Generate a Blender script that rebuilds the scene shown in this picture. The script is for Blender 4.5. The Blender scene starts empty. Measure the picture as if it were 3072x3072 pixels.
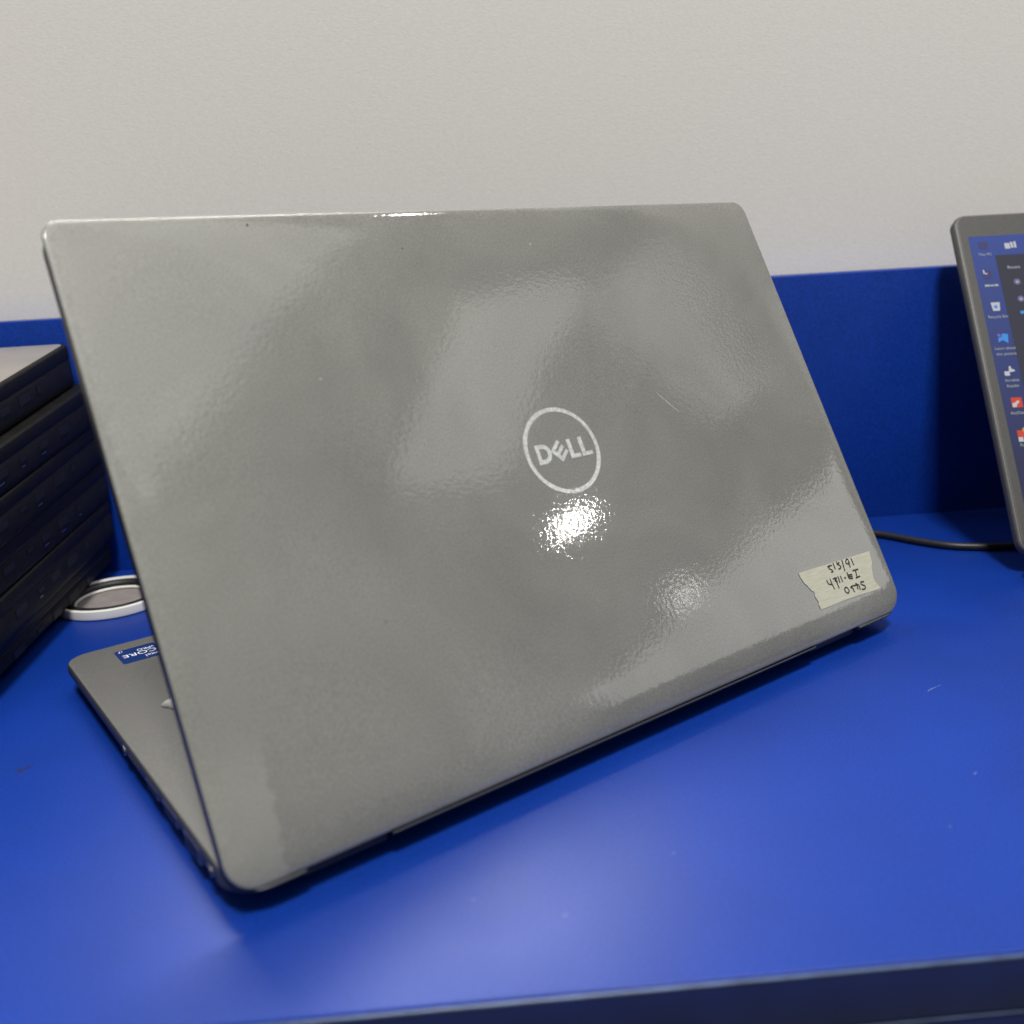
import bpy, bmesh, math, random
from mathutils import Matrix, Vector

# ------------------------------------------------------------------ camera, light, exposure
S = bpy.context.scene
COL = S.collection
MM = 0.001

cam_d = bpy.data.cameras.new("camera")
cam = bpy.data.objects.new("camera", cam_d)
COL.objects.link(cam)
RX = Vector((0.9965474, -0.0621123, -0.0550933))
RY = Vector((-0.0694597, -0.2602104, -0.9630503))
RZ = Vector((0.0454814, 0.9635521, -0.2636263))
m = Matrix.Identity(4)
for i in range(3):
    m[i][0], m[i][1], m[i][2] = RX[i], -RY[i], -RZ[i]
m.translation = Vector((-62.6, -320.0, 180.8)) * MM
cam.matrix_world = m
cam_d.sensor_width = 36.0
cam_d.lens = 2878.34 / 3072 * 36
cam_d.clip_start = 0.01
cam_d.clip_end = 100
cam_d.dof.use_dof = True
cam_d.dof.focus_distance = 0.44
cam_d.dof.aperture_fstop = 8.5
S.camera = cam

S.view_settings.view_transform = 'Standard'
S.view_settings.look = 'None'
S.view_settings.exposure = 0.15
S.view_settings.gamma = 1.0

W = bpy.data.worlds.new("World")
S.world = W
W.use_nodes = True
bgn = W.node_tree.nodes["Background"]
bgn.inputs[0].default_value = (1.0, 1.0, 0.94, 1)
bgn.inputs[1].default_value = 0.15


def lamp(name, loc, aim, power, size, size_y=None, col=(1.0, 0.985, 0.94)):
    l = bpy.data.lights.new(name, 'AREA')
    l.energy = power
    l.color = col
    if size_y:
        l.shape = 'RECTANGLE'
        l.size, l.size_y = size, size_y
    else:
        l.shape = 'DISK'
        l.size = size
    o = bpy.data.objects.new(name, l)
    COL.objects.link(o)
    o.location = loc
    d = Vector(aim) - Vector(loc)
    o.rotation_euler = d.to_track_quat('-Z', 'Y').to_euler()
    return o


lamp("ceiling_downlight", (3.5, -0.87, 2.0), (0.4, -0.2, 0.0), 3.0, 0.05)
lamp("ceiling_downlight", (5.1, -1.03, 2.0), (0.4, -0.2, 0.0), 0.45, 0.14)
pl = lamp("lid_patch_fill", (2.62, -0.60, 2.2), (2.70, -0.62, 0.0), 2.9, 0.62, 0.98)  # added unseen area lamp, shapes the pale patch mirrored in the lid
pl.rotation_euler = (0, 0, math.radians(30))
lamp("ceiling_bounce", (0.95, -0.95, 2.3), (0.95, -0.95, 0.0), 9.0, 1.5, 1.3).rotation_euler = (0, 0, 0)
lamp("ceiling_bounce", (3.7, 0.02, 2.3), (3.7, 0.02, 0.0), 2.2, 1.7, 0.45).rotation_euler = (0, 0, 0)
lamp("far_wall_bounce", (5.3, -0.85, 1.45), (0.0, -0.85, 1.2), 16, 2.5, 1.1)
lamp("front_fill", (0.05, -1.15, 2.5), (0.1, 0.2, 0.2), 62, 0.4, 0.4)  # added fill from the camera side, brightens the wall
lamp("ceiling_downlight", (1.48, 0.08, 2.3), (1.48, 0.08, 0.0), 4.5, 0.14)
lamp("desk_sheen_fill", (-0.14, 0.262, 0.52), (-0.03, -0.15, 0.0), 0.66, 0.40, 0.04).data.spread = math.radians(66)  # added unseen lamp, narrow spread, makes the desk sheen and shadow edge

# ------------------------------------------------------------------ helpers
def tag(o, label=None, cat=None, group=None, kind=None):
    if label: o["label"] = label
    if cat: o["category"] = cat
    if group: o["group"] = group
    if kind: o["kind"] = kind
    return o


def empty(name, loc=(0, 0, 0), rot=(0, 0, 0), mat=None):
    o = bpy.data.objects.new(name, None)
    COL.objects.link(o)
    o.empty_display_size = 0.02
    if mat is not None:
        o.matrix_world = mat
    else:
        o.location = Vector(loc) * MM
        o.rotation_euler = rot
    return o


def mesh_obj(name, verts, faces, mat, parent=None, smooth=False, local=None, autosmooth=None):
    me = bpy.data.meshes.new(name)
    me.from_pydata([tuple(c * MM for c in v) for v in verts], [], faces)
    bm = bmesh.new()
    bm.from_mesh(me)
    bmesh.ops.remove_doubles(bm, verts=bm.verts, dist=1e-7)
    bmesh.ops.recalc_face_normals(bm, faces=bm.faces)
    if autosmooth is not None:
        for f in bm.faces: f.smooth = True
        for e in bm.edges:
            if len(e.link_faces) == 2 and e.calc_face_angle(0) > autosmooth:
                e.smooth = False
    elif smooth:
        for f in bm.faces: f.smooth = True
    bm.to_mesh(me)
    bm.free()
    me.materials.append(mat)
    o = bpy.data.objects.new(name, me)
    COL.objects.link(o)
    if parent: o.parent = parent
    if local is not None: o.matrix_local = local
    return o


def loft(rings, cap0=True, cap1=True):
    n = len(rings[0])
    v = [p for r in rings for p in r]
    f = []
    for k in range(len(rings) - 1):
        for i in range(n):
            j = (i + 1) % n
            f.append((k * n + i, k * n + j, (k + 1) * n + j, (k + 1) * n + i))
    if cap0: f.append(tuple(reversed(range(n))))
    if cap1: f.append(tuple((len(rings) - 1) * n + i for i in range(n)))
    return v, f


def rrect(x0, x1, y0, y1, r, seg=6, rr=None):
    """rounded rectangle outline, counter-clockwise; rr = radii (x0y0, x1y0, x1y1, x0y1)"""
    rr = rr or (r, r, r, r)
    out = []
    for (cx, cy, sx, sy, a0, q) in ((x0, y0, 1, 1, 180, rr[0]), (x1, y0, -1, 1, 270, rr[1]),
                                    (x1, y1, -1, -1, 0, rr[2]), (x0, y1, 1, -1, 90, rr[3])):
        q = max(q, 0.01)
        for k in range(seg + 1):
            a = math.radians(a0 + 90 * k / seg)
            out.append((cx + sx * q + q * math.cos(a), cy + sy * q + q * math.sin(a)))
    return out


def slab(x0, x1, y0, y1, r, prof, rr=None, seg=6, zf=None):
    """rounded slab; prof = [(inset, z)...] from bottom to top"""
    rings = []
    for ins, z in prof:
        q = None if rr is None else tuple(max(a - ins, 0.05) for a in rr)
        pts = rrect(x0 + ins, x1 - ins, y0 + ins, y1 - ins, max(r - ins, 0.05), seg, q)
        rings.append([(x, y, zf(x, y, z) if zf else z) for x, y in pts])
    return loft(rings)


def box(x0, x1, y0, y1, z0, z1, b=0.0):
    if b <= 0:
        return slab(x0, x1, y0, y1, 0.01, [(0, z0), (0, z1)], seg=1)
    return slab(x0, x1, y0, y1, b, [(b, z0), (0.3 * b, z0 + 0.3 * b), (0, z0 + b), (0, z1 - b), (0.3 * b, z1 - 0.3 * b), (b, z1)], seg=2)


def join(*vf):
    V, F = [], []
    for v, f in vf:
        o = len(V)
        V += v
        F += [tuple(i + o for i in q) for q in f]
    return V, F


def tube(pts, r, seg=10, closed=False):
    P = [Vector(p) for p in pts]
    n = len(P)
    rings = []
    for i, p in enumerate(P):
        a = P[i - 1] if (i > 0 or closed) else P[0]
        b = P[(i + 1) % n] if (i < n - 1 or closed) else P[-1]
        t = (b - a).normalized()
        up = Vector((0, 0, 1)) if abs(t.z) < 0.9 else Vector((0, 1, 0))
        s = t.cross(up).normalized()
        u = s.cross(t)
        rings.append([tuple(p + r * (math.cos(2 * math.pi * k / seg) * s + math.sin(2 * math.pi * k / seg) * u)) for k in range(seg)])
    if closed:
        rings.append(rings[0])
        return loft(rings, False, False)
    return loft(rings)


def smooth_path(pts, n=8):
    P = [Vector(p) for p in pts]
    out = []
    for i in range(len(P) - 1):
        p0, p1, p2, p3 = P[max(i - 1, 0)], P[i], P[i + 1], P[min(i + 2, len(P) - 1)]
        for k in range(n):
            t = k / n
            out.append(0.5 * ((2 * p1) + (-p0 + p2) * t + (2 * p0 - 5 * p1 + 4 * p2 - p3) * t * t + (-p0 + 3 * p1 - 3 * p2 + p3) * t ** 3))
    out.append(P[-1])
    return out


def flat_poly(polys, z0, z1):
    """prisms from 2-D outlines"""
    parts = []
    for pl in polys:
        parts.append(loft([[(x, y, z0) for x, y in pl], [(x, y, z1) for x, y in pl]]))
    return join(*parts)


def ring_prism(outer, inner, z0, z1):
    n = len(outer)
    v = [(x, y, z0) for x, y in outer] + [(x, y, z0) for x, y in inner] + [(x, y, z1) for x, y in outer] + [(x, y, z1) for x, y in inner]
    f = []
    for i in range(n):
        j = (i + 1) % n
        f += [(i, j, 2 * n + j, 2 * n + i), (n + j, n + i, 3 * n + i, 3 * n + j),
              (2 * n + i, 2 * n + j, 3 * n + j, 3 * n + i), (j, i, n + i, n + j)]
    return v, f


def text_obj(name, body, mat, parent, x, y, z, size, align='CENTER', flip=False, sx=1.0, extrude=0.0, shear=0.0):
    c = bpy.data.curves.new(name + "_curve", 'FONT')
    c.body = body
    c.size = size * MM
    c.align_x = align
    c.extrude = extrude * MM
    c.shear = shear
    tmp = bpy.data.objects.new(name + "_tmp", c)
    COL.objects.link(tmp)
    dg = bpy.context.evaluated_depsgraph_get()
    me = bpy.data.meshes.new_from_object(tmp.evaluated_get(dg))
    bpy.data.objects.remove(tmp)
    bpy.data.curves.remove(c)
    me.materials.clear()
    me.materials.append(mat)
    me.name = name
    o = bpy.data.objects.new(name, me)
    COL.objects.link(o)
    o.parent = parent
    a = math.pi if flip else 0
    o.matrix_local = Matrix.Translation(Vector((x, y, z)) * MM) @ Matrix.Rotation(a, 4, 'Z') @ Matrix.Diagonal((sx, 1, 1, 1))
    return o


# ------------------------------------------------------------------ materials
def mat(name, col, rough=0.5, metal=0.0, spec=0.5, coat=0.0, coat_r=0.1, emit=None, es=0.0):
    M = bpy.data.materials.new(name)
    M.use_nodes = True
    b = M.node_tree.nodes["Principled BSDF"]
    b.inputs["Base Color"].default_value = (*col, 1)
    b.inputs["Roughness"].default_value = rough
    b.inputs["Metallic"].default_value = metal
    b.inputs["Specular IOR Level"].default_value = spec
    b.inputs["Coat Weight"].default_value = coat
    b.inputs["Coat Roughness"].default_value = coat_r
    if emit:
        b.inputs["Emission Color"].default_value = (*emit, 1)
        b.inputs["Emission Strength"].default_value = es
    return M


def N(M, t, **kw):
    n = M.node_tree.nodes.new(t)
    for k, v in kw.items():
        if k in n.inputs: n.inputs[k].default_value = v
        else: setattr(n, k, v)
    return n


def lk(M, a, b): M.node_tree.links.new(a, b)


def noise(M, scale, detail=2.0, rough=0.5, stretch=None, dist=0.0):
    tc = N(M, 'ShaderNodeTexCoord')
    src = tc.outputs['Object']
    if stretch:
        mp = N(M, 'ShaderNodeMapping')
        mp.inputs['Scale'].default_value = stretch
        lk(M, src, mp.inputs['Vector'])
        src = mp.outputs['Vector']
    n = N(M, 'ShaderNodeTexNoise')
    n.inputs['Scale'].default_value = scale
    n.inputs['Detail'].default_value = detail
    n.inputs['Roughness'].default_value = rough
    n.inputs['Distortion'].default_value = dist
    lk(M, src, n.inputs['Vector'])
    return n.outputs['Fac']


def ramp(M, fac, c0, c1, p0=0.0, p1=1.0):
    r = N(M, 'ShaderNodeValToRGB')
    r.color_ramp.elements[0].position = p0
    r.color_ramp.elements[0].color = (*c0, 1)
    r.color_ramp.elements[1].position = p1
    r.color_ramp.elements[1].color = (*c1, 1)
    lk(M, fac, r.inputs['Fac'])
    return r.outputs['Color']


def bump(M, h, dist, strength=1.0, normal=None):
    b = N(M, 'ShaderNodeBump')
    b.inputs['Distance'].default_value = dist
    b.inputs['Strength'].default_value = strength
    lk(M, h, b.inputs['Height'])
    if normal is not None: lk(M, normal, b.inputs['Normal'])
    return b.outputs['Normal']


def vary(M, c, scale, amt, detail=2.0, p0=0.3, p1=0.7, stretch=None):
    o = ramp(M, noise(M, scale, detail, stretch=stretch), tuple(k * (1 - amt) for k in c), tuple(k * (1 + amt) for k in c), p0, p1)
    lk(M, o, M.node_tree.nodes["Principled BSDF"].inputs["Base Color"])
    return o


def bs(M): return M.node_tree.nodes["Principled BSDF"]


# wall: pale vinyl wallpaper with a fine horizontal fibre
M_wall = mat("wallpaper", (0.72, 0.70, 0.668), 0.75, spec=0.25)
vary(M_wall, (0.72, 0.70, 0.668), 700, 0.045, 4, 0.25, 0.75, (0.6, 1, 1.3))
h1 = bump(M_wall, noise(M_wall, 900, 3, 0.65, (0.55, 1, 1.3)), 0.00015, 0.8)
lk(M_wall, h1, bs(M_wall).inputs["Normal"])

# desk: ultramarine laminate with a satin sheen
BLUE = (0.003, 0.033, 0.27)


def blue_laminate(name, rough, spec=0.30):
    M = mat(name, BLUE, rough, spec=spec)
    c1 = ramp(M, noise(M, 14, 5), tuple(k * 0.9 for k in BLUE), tuple(k * 1.1 for k in BLUE), 0.3, 0.7)
    c2 = ramp(M, noise(M, 1000, 3, 0.65), (0.70, 0.70, 0.70), (1.3, 1.3, 1.3), 0.3, 0.7)
    mm = N(M, 'ShaderNodeMix')
    mm.data_type = 'RGBA'
    mm.blend_type = 'MULTIPLY'
    mm.inputs['Factor'].default_value = 1.0
    lk(M, c1, mm.inputs['A'])
    lk(M, c2, mm.inputs['B'])
    lk(M, mm.outputs['Result'], bs(M).inputs['Base Color'])
    r = N(M, 'ShaderNodeMapRange')
    lk(M, noise(M, 9, 5, 0.6), r.inputs['Value'])
    r.inputs['From Min'].default_value = 0.3
    r.inputs['From Max'].default_value = 0.7
    r.inputs['To Min'].default_value = rough - 0.04
    r.inputs['To Max'].default_value = rough + 0.05
    lk(M, r.outputs['Result'], bs(M).inputs['Roughness'])
    lk(M, bump(M, noise(M, 1500, 3, 0.6), 0.00003, 1.0), bs(M).inputs['Normal'])
    return M


M_desk = blue_laminate("blue_laminate", 0.42)
M_panel = blue_laminate("blue_laminate_panel", 0.40)
M_edge = mat("blue_edge_band", (0.006, 0.014, 0.085), 0.35)
vary(M_edge, (0.006, 0.014, 0.085), 60, 0.12)
M_smudge = mat("dark_smudge", (0.006, 0.012, 0.06), 0.5)
vary(M_smudge, (0.006, 0.012, 0.06), 500, 0.5)
M_scuff = mat("pale_scuff", (0.12, 0.16, 0.42), 0.6)
vary(M_scuff, (0.12, 0.16, 0.42), 900, 0.4)

# lid: grey paint under a glossy, slightly orange-peeled clear film
GREY = (0.194, 0.193, 0.179)
M_lid = mat("grey_film_covered_shell", GREY, 0.5, metal=0.25, spec=0.4, coat=1.0, coat_r=0.045)
sp = noise(M_lid, 1700, 2, 0.65)
bl = noise(M_lid, 13, 4, 0.55, dist=0.6)
mx = N(M_lid, 'ShaderNodeMix')
mx.data_type = 'RGBA'
mx.blend_type = 'MULTIPLY'
mx.inputs['Factor'].default_value = 1.0
lk(M_lid, ramp(M_lid, sp, (0.72, 0.72, 0.72), (1.28, 1.28, 1.28), 0.28, 0.72), mx.inputs['A'])
lk(M_lid, ramp(M_lid, bl, tuple(k * 0.84 for k in GREY), tuple(k * 1.14 for k in GREY), 0.32, 0.68), mx.inputs['B'])
tcl = N(M_lid, 'ShaderNodeTexCoord')
sep = N(M_lid, 'ShaderNodeSeparateXYZ')
lk(M_lid, tcl.outputs['Object'], sep.inputs[0])


def mth(M, op, a, b=None, clamp=False):
    n = N(M, 'ShaderNodeMath')
    n.operation = op
    n.use_clamp = clamp
    for k, q in enumerate((a, b)):
        if q is None: continue
        if isinstance(q, (int, float)): n.inputs[k].default_value = q
        else: lk(M, q, n.inputs[k])
    return n.outputs[0]


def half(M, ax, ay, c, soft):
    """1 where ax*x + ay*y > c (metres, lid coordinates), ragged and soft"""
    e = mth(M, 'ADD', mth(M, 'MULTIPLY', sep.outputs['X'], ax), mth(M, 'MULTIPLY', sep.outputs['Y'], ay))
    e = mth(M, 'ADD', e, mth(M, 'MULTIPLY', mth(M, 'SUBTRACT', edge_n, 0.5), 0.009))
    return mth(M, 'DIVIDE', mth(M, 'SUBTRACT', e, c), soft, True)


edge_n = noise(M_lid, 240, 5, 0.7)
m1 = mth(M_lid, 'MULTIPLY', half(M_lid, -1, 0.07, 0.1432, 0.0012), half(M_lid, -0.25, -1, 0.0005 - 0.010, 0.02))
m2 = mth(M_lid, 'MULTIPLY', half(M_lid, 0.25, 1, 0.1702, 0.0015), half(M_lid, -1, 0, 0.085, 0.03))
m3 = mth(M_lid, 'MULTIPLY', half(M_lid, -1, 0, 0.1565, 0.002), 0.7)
coat_cut = mth(M_lid, 'MAXIMUM', mth(M_lid, 'MAXIMUM', m1, m2), m3, True)
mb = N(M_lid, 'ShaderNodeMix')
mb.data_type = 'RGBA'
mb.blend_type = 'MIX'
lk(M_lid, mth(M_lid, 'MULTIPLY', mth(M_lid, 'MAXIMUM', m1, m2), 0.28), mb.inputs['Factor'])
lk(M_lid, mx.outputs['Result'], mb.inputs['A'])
mb.inputs['B'].default_value = (0.36, 0.36, 0.33, 1)  # paler left-side patches: brighter film reflections put into the base colour
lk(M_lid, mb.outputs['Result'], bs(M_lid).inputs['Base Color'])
lk(M_lid, mth(M_lid, 'SUBTRACT', 1.0, mth(M_lid, 'MULTIPLY', coat_cut, 0.8)), bs(M_lid).inputs['Coat Weight'])
peel = bump(M_lid, noise(M_lid, 520, 2, 0.5), 0.000032, 1.0)
peel2 = bump(M_lid, noise(M_lid, 1400, 2, 0.5), 0.000006, 1.0, peel)
lk(M_lid, peel2, bs(M_lid).inputs['Coat Normal'])
lk(M_lid, bump(M_lid, sp, 0.00002, 1.0), bs(M_lid).inputs['Normal'])

M_chrome = mat("brushed_silver_emblem", (0.56, 0.57, 0.575), 0.32, metal=1.0)
vary(M_chrome, (0.56, 0.57, 0.575), 700, 0.22, 3)
lk(M_chrome, bump(M_chrome, noise(M_chrome, 900, 2), 0.00004, 1.0), bs(M_chrome).inputs['Normal'])
M_shell = mat("grey_palm_rest", (0.125, 0.122, 0.118), 0.6, spec=0.2)
vary(M_shell, (0.125, 0.122, 0.118), 2200, 0.22)
M_case = mat("dark_grey_case", (0.034, 0.034, 0.042), 0.45)
vary(M_case, (0.034, 0.034, 0.042), 1200, 0.2)
M_black = mat("black_rubber", (0.012, 0.012, 0.016), 0.5)
vary(M_black, (0.012, 0.012, 0.016), 600, 0.2)
M_port = mat("port_dark", (0.006, 0.006, 0.008), 0.6)
M_metal = mat("port_metal", (0.45, 0.43, 0.40), 0.35, metal=1.0)
vary(M_metal, (0.45, 0.43, 0.40), 700, 0.2)
M_glass = mat("black_display", (0.006, 0.006, 0.008), 0.12)
M_tape = mat("masking_tape", (0.47, 0.46, 0.365), 0.75, spec=0.25)
vary(M_tape, (0.47, 0.46, 0.365), 330, 0.07, 4, stretch=(0.35, 1.6, 1))
lk(M_tape, bump(M_tape, noise(M_tape, 500, 4, 0.6, (0.4, 1.6, 1)), 0.0002, 1.0), bs(M_tape).inputs['Normal'])
M_ink = mat("black_marker_ink", (0.018, 0.018, 0.02), 0.6)
M_stick = mat("blue_sticker", (0.005, 0.024, 0.13), 0.45, spec=0.2)
M_white = mat("white_print", (0.75, 0.77, 0.80), 0.5)
M_scrap = mat("pale_scrap", (0.34, 0.33, 0.32), 0.8)
vary(M_scrap, (0.34, 0.33, 0.32), 300, 0.1)
M_old = mat("black_laptop_shell", (0.010, 0.0095, 0.0095), 0.5, spec=0.14)
vary(M_old, (0.010, 0.0095, 0.0095), 160, 0.3, 4)
M_seam = mat("edge_lit_seam", (0.045, 0.043, 0.042), 0.5)  # seam lightened in colour for light caught along the lid's lower edge
vary(M_seam, (0.045, 0.043, 0.042), 90, 0.5, 4)
M_oldlid = mat("wall_sheen_lid", (0.33, 0.30, 0.275), 0.30)  # pale top sheet, the wall's grazing reflection put into its colour
vary(M_oldlid, (0.33, 0.30, 0.275), 40, 0.1, 4)
M_roll = mat("white_plastic", (0.80, 0.79, 0.74), 0.45)
vary(M_roll, (0.80, 0.79, 0.74), 60, 0.03)
M_core = mat("grey_card", (0.26, 0.23, 0.22), 0.8)
vary(M_core, (0.26, 0.23, 0.22), 120, 0.12)
M_cable = mat("black_cable", (0.016, 0.015, 0.017), 0.42)
vary(M_cable, (0.016, 0.015, 0.017), 300, 0.2)
M_silver = mat("silver_grey_edge", (0.11, 0.107, 0.103), 0.5, metal=0.2)
vary(M_silver, (0.11, 0.107, 0.103), 900, 0.12)
M_bezel = mat("grey_bezel", (0.052, 0.050, 0.048), 0.5)
vary(M_bezel, (0.052, 0.050, 0.048), 1300, 0.2)


def emis(name, c, s=1.0):
    M = mat(name, (0.008, 0.008, 0.008), 0.45, spec=0.15, emit=c, es=s * 0.8)
    return M


# ------------------------------------------------------------------ setting: wall and desk
v, f = box(-1600, 1800, 287.5, 330, -700, 1500)
wall = tag(mesh_obj("wall", v, f, M_wall), kind="structure")

desk = tag(empty("desk", (0, 70, -18)), "blue laminate desk with a raised back panel against the pale wall", "desk")


def world_part(name, v, f, M, parent, **k):
    o = mesh_obj(name, v, f, M, None, **k)
    o.parent = parent
    o.matrix_parent_inverse = Matrix.Translation(parent.location).inverted() if parent.rotation_euler.z == 0 else parent.matrix_world.inverted()
    return o


world_part("desktop", *box(-1300, 1400, -120, 267.3, -17.6, 0, 0.9), M_desk, desk, autosmooth=0.9)
world_part("back_panel", *box(-1300, 1400, 267.6, 285.5, -60, 156.2, 0.8), M_panel, desk, autosmooth=0.9)
world_part("front_apron", *box(-1300, 1400, -120.6, -104, -120, -17.9, 1.0), M_edge, desk, autosmooth=0.9)
M_edge_glint = mat("pale_edge_glint", (0.055, 0.085, 0.18), 0.4)  # pale strips stand in for light caught on the desk edge bevels
vary(M_edge_glint, (0.055, 0.085, 0.18), 120, 0.3, 4)
world_part("edge_glint_strip", *box(-1300, 1400, -121.1, -120.02, -1.5, -0.6, 0.3), M_edge_glint, desk, autosmooth=0.9)
world_part("edge_glint_strip", *box(-1300, 1400, -121.2, -120.7, -18.2, -17.8, 0.15), M_edge_glint, desk, autosmooth=0.9)
world_part("edge_band", *box(-1300, 1400, -120.9, -120.05, -17.2, -1.6, 0.2), M_edge, desk, autosmooth=0.9)


def blot(cx, cy, pieces, z=0.25, seed=1):
    rnd = random.Random(seed)
    ps = []
    for dx, dy, a, b, ang in pieces:
        pl = []
        for k in range(14):
            t = 2 * math.pi * k / 14
            q = 1 + rnd.uniform(-0.25, 0.25)
            x, y = a * q * math.cos(t), b * q * math.sin(t)
            pl.append((cx + dx + x * math.cos(ang) - y * math.sin(ang), cy + dy + x * math.sin(ang) + y * math.cos(ang)))
        ps.append(pl)
    return flat_poly(ps, 0.02, z)


world_part("smudge", *blot(-239.7, 18.5, [(0, 0, 1.6, 0.9, 0.5), (2.4, 1.5, 1.5, 0.6, 0.9), (1.0, -1.6, 1.0, 0.5, 0.1)], 0.05, 3), M_smudge, desk)
world_part("scuff", *blot(120, 25.5, [(0, 0, 3.2, 0.22, 0.5), (3, 1.6, 2.0, 0.16, 0.4), (-2.4, -1.6, 1.0, 0.2, 0.7)], 0.05, 5), M_scuff, desk)
for q, (sx, sy) in enumerate(((-68.9, -80.8), (-43.4, -91.0), (-7.2, -67.2), (80.3, -65.8))):
    world_part("scuff", *blot(sx, sy, [(0, 0, 0.5 + 0.2 * (q % 2), 0.22, 0.4 * q)], 0.05, 20 + q), M_scuff, desk)
world_part("scuff", *blot(103.5, -37.7, [(0, 0, 0.9, 0.25, 0.6)], 0.05, 6), M_scuff, desk)

# ------------------------------------------------------------------ main laptop
YAW = math.radians(32.5543)
lap = tag(empty("laptop", (0, 0, 0), (0, 0, YAW)),
          "large grey half open laptop, its glossy lid bearing a round emblem and a tape label", "laptop")
HW, DEP, ZD = 160.7, 212.0, 14.8


def zf(x, y, z): return 2.5 + (z - 2.5) * (1 - 0.075 * y / 212.0)


v, f = slab(-HW, HW, 12, DEP, 9, [(9, 2.5), (5.5, 3.6), (1.6, 8.2), (0.3, 10.0), (0, 11.0), (0, 13.6), (0.35, 14.4), (1.0, 14.8)],
            rr=(1.5, 1.5, 10, 10), seg=8, zf=zf)
base = mesh_obj("base", v, f, M_case, lap, autosmooth=0.9)
v, f = slab(-HW + 0.7, HW - 0.7, 8.5, DEP - 0.7, 9, [(0, 14.55), (0.0, 14.95), (0.3, 15.15)], rr=(1, 1, 9.5, 9.5), seg=8, zf=zf)
deck = mesh_obj("palm_rest", v, f, M_shell, lap, autosmooth=0.9)


def rear_piece(x0, x1, round_left, round_right):
    rings = []
    corner = round_left or round_right
    rad = 13.0
    for ins, zt in ((11.5, 5.6), (6.0, 6.6), (1.4, 8.3), (0.2, 9.2), (0.0, 9.8), (0.25, 10.1)):
        pts = rrect(x0 + (ins if round_left else 0), x1 - (ins if round_right else 0), ins, 14.0 if corner else 13.0, 1, 10,
                    (max(rad - ins, 0.5) if round_left else 0.3, max(rad - ins, 0.5) if round_right else 0.3, 0.05, 0.05))
        ring = []
        for x, y in pts:
            z = zt
            if zt > 9.5:
                z = zt - 0.62 * max(0, y - 0.8)
                if corner:
                    k = min(1, max(0, (abs(x) - 151.5) / 7.0))
                    z = z * (1 - k) + k * (zt + 4.0 * min(1, y / 9.0))
                    z = max(z, 8.9 + (zt - 9.8))
            ring.append((x, y, z))
        rings.append(ring)
    return loft(rings)


mesh_obj("rear_corner", *rear_piece(-HW, -138.2, True, False), M_case, lap, autosmooth=0.8)
mesh_obj("rear_corner", *rear_piece(128.1, HW, False, True), M_case, lap, autosmooth=0.8)
mesh_obj("hinge_cover", *rear_piece(-109.5, 97, False, False), M_case, lap, autosmooth=0.8)
for x0, x1 in ((-137.5, -110.2), (97.7, 127.4)):
    P = [(x0 + (x1 - x0) * k / 6, 5.6, 7.6) for k in range(7)]
    mesh_obj("hinge", *tube(P, 2.4, 14), M_black, lap, autosmooth=0.8)
for y0, y1 in ((26, 34), (186, 196)):
    mesh_obj("rubber_foot", *box(-125, 125, y0, y1, 0.02, 2.7, 0.8), M_black, lap, autosmooth=0.8)

# keyboard and touchpad stay behind the lid from here; simple but in place
kb = []
for r in range(6):
    for c in range(15):
        x = -131 + c * 17.6
        y = 55 + r * 17.2
        kb.append(box(x, x + 15.6, y, y + 15.2, 13.9, 15.6, 0.5))
K = mesh_obj("keyboard", *join(*kb), M_black, lap)
K["kind"] = "stuff"
mesh_obj("touchpad", *slab(-52, 52, 162, 203, 3, [(0, 13.8), (0, 14.55), (0.3, 14.7)]), M_case, lap)

# ports along the side, recess plates with metal mouths
def port(y0, y1, z0, z1, rim=True, name="port"):
    o = mesh_obj(name, *box(-HW - 0.12, -HW + 3, y0, y1, z0, z1, 0.1), M_metal if rim else M_port, base)
    return o


port(48.5, 62.5, 8.9, 13.2)
mesh_obj("port_mouth", *box(-HW - 0.25, -HW + 2, 49.3, 61.7, 9.7, 12.4), M_port, base)
port(69, 82, 9.2, 12.6)
mesh_obj("port_mouth", *box(-HW - 0.25, -HW + 2, 69.6, 81.4, 9.8, 12.0), M_port, base)
port(27, 41, 7.2, 13.0)
mesh_obj("port_mouth", *box(-HW - 0.25, -HW + 2, 28.2, 39.8, 7.9, 12.2), M_port, base)
port(92, 104, 10.6, 12.2)
mesh_obj("port_mouth", *box(-HW - 0.25, -HW + 2, 92.4, 103.6, 10.9, 11.9), M_port, base)
for y, r in ((111.5, 2.6), (18.1, 2.4)):
    for q, M, nm, pr in ((r, M_metal, "socket", 0.15), (r * 0.72, M_port, "socket_mouth", 0.3)):
        ring = [[(-HW - pr, y + q * math.cos(2 * math.pi * k / 20), 10.6 + q * 0.8 * math.sin(2 * math.pi * k / 20)) for k in range(20)],
                [(-HW + 2, y + q * math.cos(2 * math.pi * k / 20), 10.6 + q * 0.8 * math.sin(2 * math.pi * k / 20)) for k in range(20)]]
        mesh_obj(nm, *loft(ring), M, base)

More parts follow.
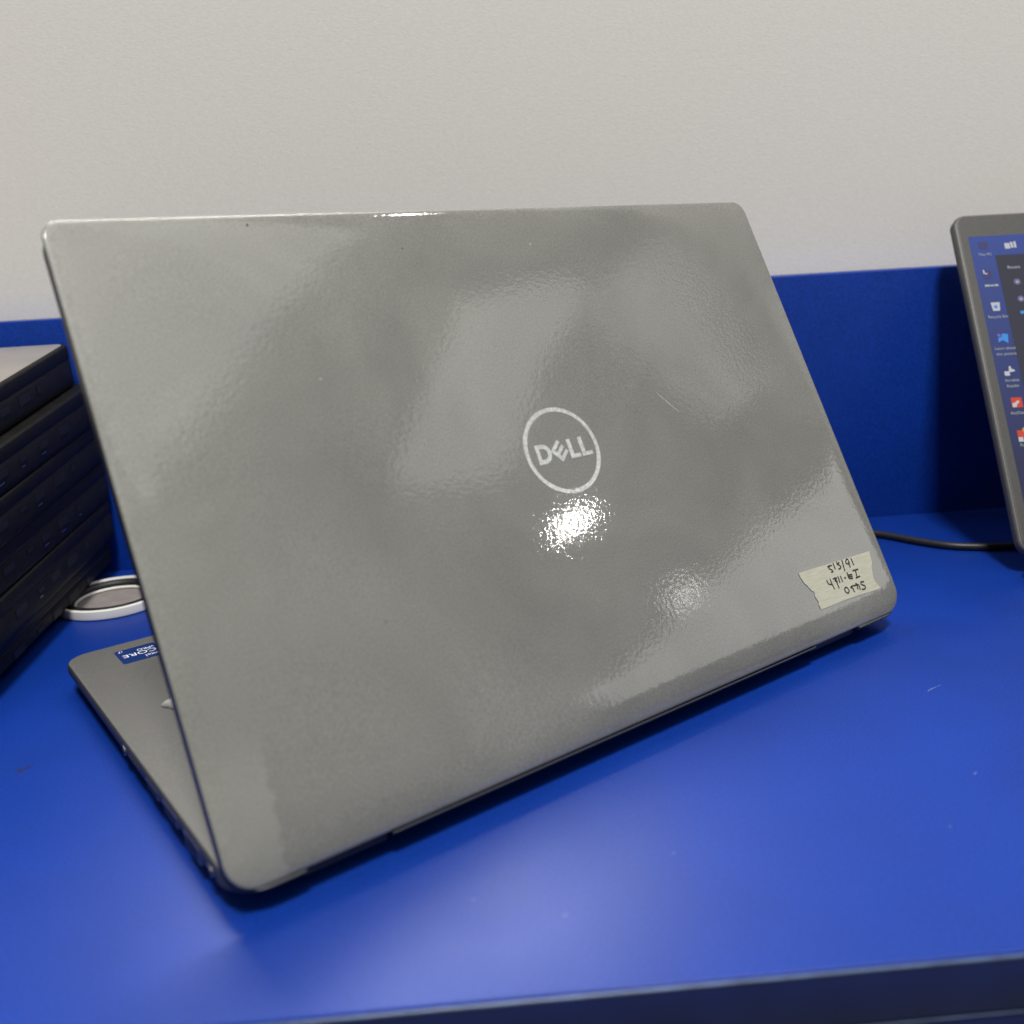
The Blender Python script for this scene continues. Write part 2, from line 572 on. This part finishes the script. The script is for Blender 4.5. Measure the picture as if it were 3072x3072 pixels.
# sticker on the palm rest, read from the front of the laptop
zs = 14.32
stk = mesh_obj("sticker", *slab(-141.0, -123.2, 184.3, 202.0, 1.4, [(0, zs - 0.3), (0, zs + 0.06), (0.1, zs + 0.1)], seg=5), M_stick, lap)
zt_ = zs + 0.14
text_obj("sticker_text", "intel", M_white, stk, -124.6, 189.3, zt_, 4.2, 'LEFT', True, 0.82)
text_obj("sticker_text", "CORE", M_white, stk, -124.2, 194.9, zt_, 5.2, 'LEFT', True, 1.10)
text_obj("sticker_text", "vPRO", M_white, stk, -124.4, 198.2, zt_, 3.4, 'LEFT', True, 0.95)
text_obj("sticker_text", "i7", M_white, stk, -137.6, 201.0, zt_, 3.2, 'LEFT', True, 0.9)

# ---------------- lid
TILT = math.radians(28.1)
LM = Matrix(((1, 0, 0, 0), (0, math.sin(TILT), -math.cos(TILT), -1.16 * MM), (0, math.cos(TILT), math.sin(TILT), 11.38 * MM), (0, 0, 0, 1)))
LH = 211.0


def g2(x, s, cx, cs, rx, rs, a=0.0):
    dx, ds = x - cx, s - cs
    c, q = math.cos(a), math.sin(a)
    u, w = (dx * c + ds * q) / rx, (-dx * q + ds * c) / rs
    return math.exp(-0.5 * (u * u + w * w))


def warp(x, s):
    """soft waves of the clear film and the sheet metal, in mm"""
    h = 0.0
    h += 0.10 * math.sin(x * 0.043 + 0.7) * math.sin(s * 0.037 + 0.4)
    h += 0.05 * math.sin(x * 0.071 + s * 0.052 + 1.3)
    h += 0.04 * math.sin(x * 0.031 - s * 0.083 + 2.1)
    return h


def build_lid_face():
    rings = []
    side = [(0.15, -1.15), (0.0, -1.05), (0.0, -0.85), (0.12, -0.62), (0.4, -0.45), (1.0, -0.34), (2.4, -0.24), (5.0, -0.13), (8, -0.05), (12, -0.01), (17, 0.0)]
    seg = 10

    def outline(ins):
        x0, x1, s0, s1 = -HW + ins, HW - ins, ins, LH - ins
        cor = []
        out = []
        rad = (9.5, 9.5, 6.2, 6.2)
        C = [(-HW, 0, 1, 1, 180, rad[0]), (HW, 0, -1, 1, 270, rad[1]), (HW, LH, -1, -1, 0, rad[2]), (-HW, LH, 1, -1, 90, rad[3])]
        nedge = (54, 36, 54, 36)
        for ci, (cx, cy, sx, sy, a0, r) in enumerate(C):
            q = max(r - ins, 0.0)
            off = max(ins, r) if ins < r else ins
            ox, oy = cx + sx * (ins + q), cy + sy * (ins + q)
            arc = [(ox + q * math.cos(math.radians(a0 + 90 * k / seg)), oy + q * math.sin(math.radians(a0 + 90 * k / seg))) for k in range(seg + 1)]
            cor.append(arc)
        for ci in range(4):
            out += cor[ci]
            a, b = cor[ci][-1], cor[(ci + 1) % 4][0]
            n = nedge[ci]
            out += [(a[0] + (b[0] - a[0]) * k / n, a[1] + (b[1] - a[1]) * k / n) for k in range(1, n)]
        return out

    base_out = outline(17)
    for ins, n in side:
        # the lower edge rolls under with a larger radius
        o = outline(ins)
        ring = []
        for (x, s) in o:
            low = max(0.0, 1 - s / 16.0)
            fade = min(1, max(0, (ins - 1.5) / 12))
            nn = n - 1.7 * low ** 2.2
            ring.append((x, s, nn + fade * warp(x, s)))
        rings.append(ring)
    cs = LH / 2
    K_ = 44
    for k in range(1, K_ + 1):
        t = k / K_
        ring = []
        for (x, s) in base_out:
            tx = max(-60, min(60, x * 0.4))
            xx, ss = x + (tx - x) * t, s + (cs - s) * t
            low = max(0.0, 1 - ss / 16.0)
            ring.append((xx, ss, warp(xx, ss)))
        rings.append(ring)
    return loft(rings, False, True)


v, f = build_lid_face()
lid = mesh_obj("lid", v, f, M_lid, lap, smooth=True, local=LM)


def lid_part(name, v, f, M, **k): return mesh_obj(name, v, f, M, lid, **k)


lid_part("lid_gasket", *slab(-HW + 0.1, HW - 0.1, 0.6, LH - 0.25, 9, [(0.5, -6.3), (0, -5.8), (0, -1.2), (3, -1.1)], seg=8, zf=lambda x, y, n: max(-6.3, n - 2.1 * max(0.0, 1 - y / 16.0) ** 2.0)), M_black, autosmooth=0.8)
lid_part("bezel", *slab(-HW + 1.6, HW - 1.6, 2, LH - 1.6, 8, [(0, -6.45), (0, -6.2)], seg=6), M_bezel)
lid_part("display", *box(-HW + 7, HW - 7, 22, LH - 9, -6.6, -6.4), M_glass)

# emblem: ring and tilted-E wordmark, inlaid
LCX, LCY = 2.05, 106.15
circ = lambda r, n=96: [(LCX + r * math.cos(2 * math.pi * k / n), LCY + r * math.sin(2 * math.pi * k / n)) for k in range(n)]
WZ = max(warp(LCX + 17 * math.cos(a * 0.3), LCY + 17 * math.sin(a * 0.3)) for a in range(21))


def drape(vf, lift):
    v, f = vf
    return [(x, y, warp(x, y) + z + lift) for x, y, z in v], f


lid_part("emblem_ring", *drape(ring_prism(circ(17.7), circ(15.95), -0.3, 0.10), 0.0), M_chrome, autosmooth=0.6)
# D
dout = [(-10.45, 110.0), (-10.6, 102.2)]
for k in range(0, 17):
    a = math.radians(-90 + 180 * k / 16)
    dout.append((-7.5 + 3.95 * math.cos(a), 106.1 + 3.9 * math.sin(a)))
din = [(-8.75, 108.3), (-8.85, 103.9)]
for k in range(0, 17):
    a = math.radians(-90 + 180 * k / 16)
    din.append((-7.45 + 2.15 * math.cos(a), 106.1 + 2.2 * math.sin(a)))
lid_part("emblem_letter", *drape(ring_prism(dout, din, -0.3, 0.10), 0), M_chrome)
# E, turned so that its arms point up and to the right
e0 = Vector((-3.7, 106.45))
e1 = Vector((0.735, 0.678))
e2 = Vector((0.667, -0.745))
ep = lambda a, b: tuple(e0 + e1 * a + e2 * b)
L_, B_ = 6.1, 6.4
E_ = [ep(0, 0), ep(L_, 0), ep(L_, 1.45), ep(1.6, 1.45), ep(1.6, 2.5), ep(L_-0.3, 2.5), ep(L_-0.3, 3.95), ep(1.6, 3.95), ep(1.6, 5.0), ep(L_-0.6, 5.0), ep(L_-0.6, B_), ep(0, B_)]
lid_part("emblem_letter", *drape(flat_poly([E_], -0.3, 0.10), 0), M_chrome)
for x0, x1, xe in ((5.0, 6.85, 9.95), (10.75, 12.6, 15.9)):
    lid_part("emblem_letter", *drape(flat_poly([[(x0, 102.2), (xe, 102.2), (xe, 103.75), (x1, 103.75), (x1, 110.05), (x0, 110.05)]], -0.3, 0.105), 0), M_chrome)

# scratch and flecks on the film
lid_part("scratch", *drape(flat_poly([[(59.9, 122.35), (64, 117.4), (68.4, 112.0), (68.25, 111.95), (63.8, 117.2), (59.75, 122.2)]], -0.1, 0.03), 0), M_tape)

for fx, fs, fr, fm in ((-94.7, 207.0, 0.45, M_port), (-37.5, 195.0, 0.35, M_port), (-91.0, 62.0, 0.3, M_port), (22.4, 193.9, 0.4, M_tape), (-86.3, 147.9, 0.35, M_tape)):
    pl_ = [(fx + fr * (1 + 0.3 * math.sin(3 * k)) * math.cos(k * 0.785), fs + fr * 0.8 * math.sin(k * 0.785)) for k in range(8)]
    lid_part("fleck", *drape(flat_poly([pl_], -0.1, 0.04), 0), fm)

# masking-tape label with upside-down handwriting
TP = [(101.19, 31.13), (111.18, 30.83), (124.06, 30.35), (137.97, 29.98), (151.01, 29.51), (150.44, 27.17), (149.93, 24.43), (148.6, 22.9), (147.95, 21.55),
      (147.5, 20.0), (146.94, 18.45), (146.58, 16.2), (147.2, 15.1), (147.85, 14.04), (148.68, 11.99), (136.42, 12.51), (123.58, 13.1), (112.75, 13.09), (106.13, 13.28),
      (106.3, 14.2), (105.98, 15.05), (106.5, 16.3), (106.36, 17.32), (105.9, 18.4), (105.76, 19.53), (106.36, 21.11), (105.0, 22.2), (104.11, 23.59), (103.4, 25.0), (102.36, 26.25), (101.51, 28.84)]


def fan(poly, z0, z1, sub=1):
    return drape(flat_poly([poly], z0, z1), 0)


tp = lid_part("tape_label", *fan(list(reversed(TP)), -0.05, 0.30), M_tape)
ST = [[(120.24, 29.33), (121.57, 29.49), (122.95, 29.32)], [(121.48, 29.35), (120.68, 28.41), (121.93, 27.61), (122.45, 26.67), (121.28, 26.54)],
      [(124.45, 29.93), (124.47, 27.31)], [(127.06, 29.95), (126.89, 28.85), (128.03, 28.24), (128.47, 27.32), (127.6, 26.71), (126.64, 26.78)],
      [(126.89, 28.85), (128.5, 29.44)], [(130.78, 29.88), (130.01, 25.13)],
      [(134.33, 25.72), (134.59, 27.8), (134.8, 29.41), (133.83, 29.48), (132.86, 28.72), (132.86, 27.89), (134.1, 27.43), (134.99, 28.04)],
      [(137.02, 29.27), (137.26, 26.16)], [(116.46, 23.8), (116.77, 22.27), (118.3, 21.56)], [(118.79, 23.86), (118.81, 21.59), (119.16, 19.31)],
      [(120.72, 23.53), (122.26, 23.63), (123.03, 23.28), (121.37, 22.56), (122.7, 21.9)], [(122.22, 22.34), (122.16, 18.96)],
      [(124.24, 23.79), (124.04, 21.07)], [(125.92, 23.53), (125.94, 21.08)], [(128.07, 22.11), (128.8, 22.06)],
      [(130.94, 23.92), (130.86, 21.31), (133.07, 20.76)], [(130.99, 22.76), (133.59, 22.44)], [(130.99, 21.93), (133.32, 21.58)],
      [(135.22, 23.85), (138.7, 23.65)], [(136.87, 23.61), (136.26, 20.95)], [(135.37, 20.35), (138.26, 20.45)],
      [(126.44, 18.19), (125.19, 17.37), (125.45, 16.17), (126.5, 15.41), (127.75, 16.23), (127.35, 17.63), (126.44, 18.19)],
      [(132.33, 17.5), (130.62, 17.61), (129.53, 17.23), (130.76, 16.59), (130.67, 15.63), (130.98, 14.9)],
      [(133.65, 17.98), (134.36, 17.47), (133.66, 15.52)], [(132.77, 17.39), (135.16, 17.11), (135.12, 14.98)],
      [(139.3, 17.54), (137.42, 17.85), (137.25, 16.74), (138.77, 15.86), (138.99, 14.97), (137.84, 14.38), (136.45, 14.64)]]


def stroke(pts, w):
    P = [Vector((x, y)) for x, y in pts]
    L, R = [], []
    for i, q in enumerate(P):
        a, b = P[max(i - 1, 0)], P[min(i + 1, len(P) - 1)]
        t = (b - a).normalized()
        n = Vector((-t.y, t.x)) * w / 2
        if i == 0: q = q - t * w * 0.35
        if i == len(P) - 1: q = q + t * w * 0.35
        L.append(q + n)
        R.append(q - n)
    v, f = [], []
    for l, r in zip(L, R):
        v += [(l.x, l.y, 0), (r.x, r.y, 0)]
    for i in range(len(P) - 1):
        f.append((2 * i, 2 * i + 1, 2 * i + 3, 2 * i + 2))
    return v, f


zi = 0
INK = []
for st in ST:
    sm = [(q.x, q.y) for q in smooth_path([(a, b, 0) for a, b in st], 4)] if len(st) > 2 else st
    v, f = stroke(sm, 0.74)
    zi += 1
    INK.append(([(x, y, warp(x, y) + 0.33 + 0.002 * zi) for x, y, _ in v], f))
lid_part("handwriting", *join(*INK), M_ink)

# small pale scrap on the palm rest, peeking out from behind the lid
sc = []
for ins, z in ((0.6, 14.45), (0.0, 14.9), (0.3, 15.7), (1.4, 16.4), (2.6, 16.6)):
    ring = []
    for k in range(18):
        a = 2 * math.pi * k / 18
        q = 1 + 0.12 * math.sin(3 * a + 0.5) + 0.06 * math.sin(5 * a)
        ring.append((-133.5 + (7.2 - ins) * q * math.cos(a), 127.8 + (5.0 - ins) * q * math.sin(a), z))
    sc.append(ring)
v, f = loft(sc)
scrap = mesh_obj("pale_scrap", [(x + 133.5, y - 127.8, z - 14.4) for x, y, z in v], f, M_scrap, None, autosmooth=1.0)
Rl = Matrix.Rotation(YAW, 4, 'Z')
scrap.matrix_world = Rl @ Matrix.Translation(Vector((-133.5, 127.8, 14.45)) * MM)
tag(scrap, "small pale crumpled scrap on the palm rest, peeking past the lid's edge", "scrap")

# ------------------------------------------------------------------ stack of closed black laptops
NST = 6
WED = math.radians(1.07)
TN = 19.5
DS = 230.0


def old_laptop(name, seed, top, bottom=False):
    rnd = random.Random(seed)
    e = empty(name)

    def zt(y, z):  # z given at near end out of 19.5; wedge thickens to the far side
        return z * (1 + (math.tan(WED) * y / TN))

    zz = lambda x, y, z: zt(y, z)
    b = mesh_obj("base", *slab(-325, 0, 0, DS, 5, ([(14.5, 0.9), (14.0, 5.9), (0.8, 6.0), (0.1, 6.5), (0, 7.2), (0, 11.8), (0.3, 12.2)] if bottom else [(1.6, 0.3), (0.6, 0.6), (0.1, 1.3), (0, 3), (0, 11.8), (0.3, 12.2)]), seg=6, zf=zz), M_old, e, autosmooth=0.7)
    l = mesh_obj("lid", *slab(-325, 0, 0, DS, 5, [(0.5, 12.6), (0.1, 12.9), (0, 13.2), (0, 18.4), (0.3, 19.0), (1.0, 19.35), (2.5, 19.45)], seg=6, zf=zz), M_old, e, autosmooth=0.7)
    if top:
        mesh_obj("lid_sheen", *slab(-322.5, -2.5, 2.5, DS - 2.5, 4, [(0.5, 19.4), (0, 19.5), (0.2, 19.7)], seg=6, zf=zz), M_oldlid, e)
    mesh_obj("seam", *slab(-324.2, -0.5, 0.5, DS - 0.5, 4.5, [(0, 11.9), (0, 12.9)], seg=5, zf=zz), M_seam, e)
    for y0, y1 in ((20, 40), (180, 200)):
        mesh_obj("rubber_foot", *box(-300, -20, y0, y1, 0.0, 1.3), M_black, e)
    y = 70 + rnd.uniform(0, 12)
    for w, hgt in ((14, 4.5), (9, 3), (13, 5), (16, 6), (6, 5)):
        z0 = zt(y + w / 2, 7.5) - hgt / 2 + 1
        p = mesh_obj("port", *box(-1.5, 0.15, y, y + w, z0, z0 + hgt), M_old, b)
        mesh_obj("port_mouth", *box(-1.5, 0.3, y + 0.8, y + w - 0.8, z0 + 0.7, z0 + hgt - 0.7), M_port, b)
        if rnd.random() < 0.3:
            mesh_obj("port_mark", *box(-1.5, 0.12, y + w * 0.2, y + w * 0.6, z0 - 2.0, z0 - 1.3), M_metal, b)
        y += w + rnd.uniform(9, 16)
    return e


LAB = ["closed black laptop at the very bottom of the stack, resting on the blue desk",
       "closed black laptop lying second from the bottom of the stack",
       "closed black laptop third from the bottom of the stack",
       "closed black laptop fourth from the bottom of the stack",
       "closed black laptop just below the pale-topped one in the stack",
       "closed laptop with a grey lid on top of the black stack"]
jit = [(1.5, 0.6, 0.1), (7.0, 0.4, 0.35), (5.2, 1.0, -0.25), (8.0, 0.6, 0.3), (6.8, 0.8, -0.3), (1.0, -2.0, 0.1)]
for i in range(NST):
    a = WED * i
    e = old_laptop("closed_laptop", 11 + i, i == NST - 1, i == 0)
    z = TN * i + 0.05
    e.location = Vector((-279.7 + jit[i][0], 35.5 + jit[i][1] - z * math.sin(a) * (0.5 if i == NST - 1 else 0.1), z)) * MM
    e.rotation_euler = (a, 0, math.radians(1.7 + jit[i][2]))
    tag(e, LAB[i], "closed laptop", "stack of closed laptops at the left")

# ------------------------------------------------------------------ round white roll with a black ring
RC = (-267.0, 207.5)
roll = tag(empty("white_ring", (RC[0], RC[1], 0)), "low round white ring with a black band inside, between the stack and the big laptop", "ring")
rot = lambda prof, n=72: loft([[(r * math.cos(2 * math.pi * k / n), r * math.sin(2 * math.pi * k / n), z) for k in range(n)] for r, z in prof], False, False)
mesh_obj("outer_wall", *rot([(29.2, 0.05), (30.2, 0.6), (30.4, 1.6), (30.2, 5.1), (29.6, 5.6), (28.6, 5.6), (28.2, 5.1), (28.0, 0.8), (28.0, 0.05), (29.2, 0.05)]), M_roll, roll, autosmooth=0.8)
mesh_obj("core_disc", *rot([(0.05, 0.4), (20, 0.5), (27.9, 0.6), (27.9, 0.1), (0.05, 0.05)]), M_core, roll, autosmooth=0.8)
tor = [(24.6 * math.cos(2 * math.pi * k / 60), 24.6 * math.sin(2 * math.pi * k / 60), 2.9) for k in range(60)]
mesh_obj("black_ring", *tube(tor, 2.6, 12, True), M_black, roll, smooth=True)
tor = [(20.6 * math.cos(2 * math.pi * k / 60), 20.6 * math.sin(2 * math.pi * k / 60), 1.6) for k in range(60)]
mesh_obj("inner_rim", *tube(tor, 0.9, 8, True), M_roll, roll, smooth=True)

# ------------------------------------------------------------------ cable on the desk
pts = smooth_path([(101.5, 133, 8), (112, 140, 3.2), (132, 176, 2.5), (150, 222, 2.4), (168, 233, 2.4), (185, 222.4, 2.4), (199.3, 204.9, 2.4), (212.6, 192.5, 2.4), (228, 186.5, 2.4), (240, 184.7, 2.4), (262, 180, 2.4), (300, 172, 4), (330, 158, 7)], 8)
cab = mesh_obj("charging_cable", [tuple(p) for p in tube(pts, 2.2, 12)[0]], tube(pts, 2.2, 12)[1], M_cable, None, smooth=True)
tag(cab, "black cable lying on the blue desk, running behind the laptop with the lit screen", "cable")

# ------------------------------------------------------------------ second laptop, screen on
O2 = Vector((225.1, 141.5, 12.0))
U2 = Vector((231.6, 249.7, 186.0)) - O2
U2.normalize()
X2 = Vector((U2.y, -U2.x, 0)).normalized()
N2 = X2.cross(U2)
ang2 = math.atan2(X2.y, X2.x)
lap2 = tag(empty("open_laptop", (O2.x, O2.y, 0), (0, 0, ang2)), "open grey laptop with its lit desktop screen, at the right edge of the desk", "laptop")
inv2 = (Matrix.Translation(Vector((O2.x, O2.y, 0)) * MM) @ Matrix.Rotation(ang2, 4, 'Z')).inverted()
SM = Matrix.Identity(4)
for i in range(3):
    SM[i][0], SM[i][1], SM[i][2] = X2[i], U2[i], N2[i]
SM.translation = O2 * MM
SM = inv2 @ SM
mesh_obj("base", *slab(0, 322, -214, 0.5, 9, [(8, 2.2), (4, 3.2), (0.6, 7.5), (0, 9.0), (0, 11.4), (0.8, 12.2)], seg=6), M_silver, lap2, autosmooth=0.7)
for y0, y1 in ((-20, -12), (-200, -190)):
    mesh_obj("rubber_foot", *box(30, 290, y0, y1, 0.02, 2.4), M_black, lap2)
kb = []
for r in range(6):
    for c in range(15):
        x, y = 29 + c * 17.6, -40 - r * 17.2
        kb.append(box(x, x + 15.6, y - 15.2, y, 12.0, 13.2, 0.4))
k2 = mesh_obj("keyboard", *join(*kb), M_black, lap2)
k2["kind"] = "stuff"
sl = mesh_obj("lid", *slab(-0.8, 322, 0, 204.6, 8, [(1.2, -6.0), (0, -5.0), (0, -1.6), (0.5, -0.5), (1.4, 0.0)], seg=8), M_silver, lap2, local=SM, autosmooth=0.7)
mesh_obj("bezel", *slab(1.0, 320.2, 2, 202.8, 6.5, [(0, -0.3), (0, 0.35), (0.5, 0.5)], seg=8), M_bezel, sl)
SW, SB, ST_ = 315.0, 14.0, 189.5
# display image: blue gradient wallpaper, darker towards the bottom
M_scr = mat("lit_display", (0.008, 0.008, 0.01), 0.4, spec=0.2)
tc = N(M_scr, 'ShaderNodeTexCoord')
sx_ = N(M_scr, 'ShaderNodeSeparateXYZ')
lk(M_scr, tc.outputs['Object'], sx_.inputs[0])
mr = N(M_scr, 'ShaderNodeMapRange')
mr.inputs['From Min'].default_value = 0.05
mr.inputs['From Max'].default_value = 0.19
lk(M_scr, sx_.outputs['Y'], mr.inputs['Value'])
lk(M_scr, ramp(M_scr, mr.outputs['Result'], (0.026, 0.030, 0.09), (0.030, 0.068, 0.33), 0.0, 1.0), bs(M_scr).inputs['Emission Color'])
bs(M_scr).inputs['Emission Strength'].default_value = 0.72
scr = mesh_obj("screen", *box(6.0, SW, SB, ST_, 0.45, 0.62), M_scr, sl)
M_menu = emis("menu_panel", (0.032, 0.034, 0.055))
M_txt = emis("icon_text", (0.42, 0.46, 0.36))
M_wht = emis("icon_white", (0.55, 0.56, 0.58))
M_red = emis("icon_red", (0.62, 0.06, 0.03))
M_lblue = emis("icon_light_blue", (0.05, 0.28, 0.75))
M_drk = emis("icon_dark", (0.05, 0.05, 0.16))
M_yel = emis("icon_yellow", (0.65, 0.35, 0.03))
M_pur = emis("icon_purple", (0.20, 0.12, 0.5))
def sp_(name, polys, z, M): return mesh_obj(name, *flat_poly(polys, z - 0.05, z), M, sl)
rc = lambda x0, y0, x1, y1: [(x0, y0), (x1, y0), (x1, y1), (x0, y1)]
dsk = lambda x, y, r, n=16: [(x + r * math.cos(2 * math.pi * k / n), y + r * math.sin(2 * math.pi * k / n)) for k in range(n)]
ZI = 0.78
sp_("menu_panel", [rc(19.0, 20, 300, 176.5)], 0.72, M_menu)
sp_("icon", [rc(11.0, 181, 16.0, 185.5)], ZI, M_drk)
sp_("icon", [rc(25.6, 180.4, 28.6, 184), rc(29.0, 180.8, 30.4, 184.6), rc(30.9, 180.8, 32.2, 184.8)], ZI, M_wht)
sp_("icon", [rc(10.0, 161.8, 15.0, 167)], ZI, M_drk)
sp_("icon", [rc(10.2, 165, 11.0, 167.4), rc(11.0, 164.6, 12.4, 165.4)], ZI + 0.05, M_wht)
sp_("icon", [[(11.3, 141.3), (15.2, 141.3), (15.8, 146.6), (10.7, 146.6)]], ZI, M_wht)
sp_("icon", [dsk(13.2, 143.8, 1.1)], ZI + 0.05, M_lblue)
sp_("icon", [[(10.6, 121.6), (13.0, 123.2), (15.8, 121.0), (16.6, 126.6), (13.4, 127.0), (12.8, 125.0), (10.8, 124.4)]], ZI, M_lblue)
sp_("icon", [dsk(11.5, 126, 1.0)], ZI + 0.05, M_pur)
sp_("icon", [rc(10.2, 101.4, 13.0, 104.0), [(12.8, 103.4), (16.0, 103.8), (16.0, 104.8), (14.4, 105.4), (14.2, 107), (13.2, 107)]], ZI, M_wht)
sp_("icon", [rc(10.6, 82.4, 16.4, 88.2)], ZI, M_red)
sp_("icon", [[(10.8, 82.6), (13.0, 82.6), (13.2, 84.0), (15.0, 85.6), (14.2, 86.6), (12.4, 85.2), (10.8, 84.8)]], ZI + 0.05, M_wht)
sp_("icon", [rc(10.2, 64.8, 13.6, 69)], ZI, M_red)
sp_("icon", [rc(13.6, 65.5, 16.0, 68.5)], ZI, M_pur)
sp_("icon", [dsk(14.6, 69.2, 1.4)], ZI + 0.05, M_yel)
sp_("icon", [rc(10.2, 62.4, 12.8, 65)], ZI + 0.05, M_wht)
for b_, x, y, s in (("This PC", 13.4, 176.6, 2.4), ("Recycle Bin", 13.2, 136.8, 2.4), ("Learn about", 13.4, 117.2, 2.4), ("this picture", 13.4, 113.8, 2.4),
                    ("Acrobat", 13.4, 97.8, 2.4), ("Reader", 13.4, 94.4, 2.4), ("AnyDesk", 13.2, 78.4, 2.4), ("Po", 11.6, 59.6, 2.4)):
    text_obj("icon_caption", b_, M_txt, sl, x, y, ZI + 0.1, s)
sp_("icon_caption", [rc(9.6, 156.8, 12.4, 158.0), rc(12.8, 156.8, 14.6, 157.8), rc(15.0, 156.8, 17.2, 158.0)], ZI, M_txt)
text_obj("menu_caption", "Recent", M_wht, sl, 28.0, 167.4, ZI + 0.1, 2.6)
M_icn = emis("menu_icon", (0.16, 0.15, 0.32))
for x, y, M in ((28.2, 158.9, M_icn), (28.2, 148.0, M_icn)):
    sp_("menu_icon", [dsk(x, y, 1.9)], ZI, M)
    sp_("menu_icon", [[(x - 0.8, y - 0.6), (x + 0.8, y - 0.6), (x, y + 0.8)]], ZI + 0.05, M_wht)
sp_("menu_icon", [rc(26.2, 138.6, 31.5, 140.4)], ZI, M_lblue)
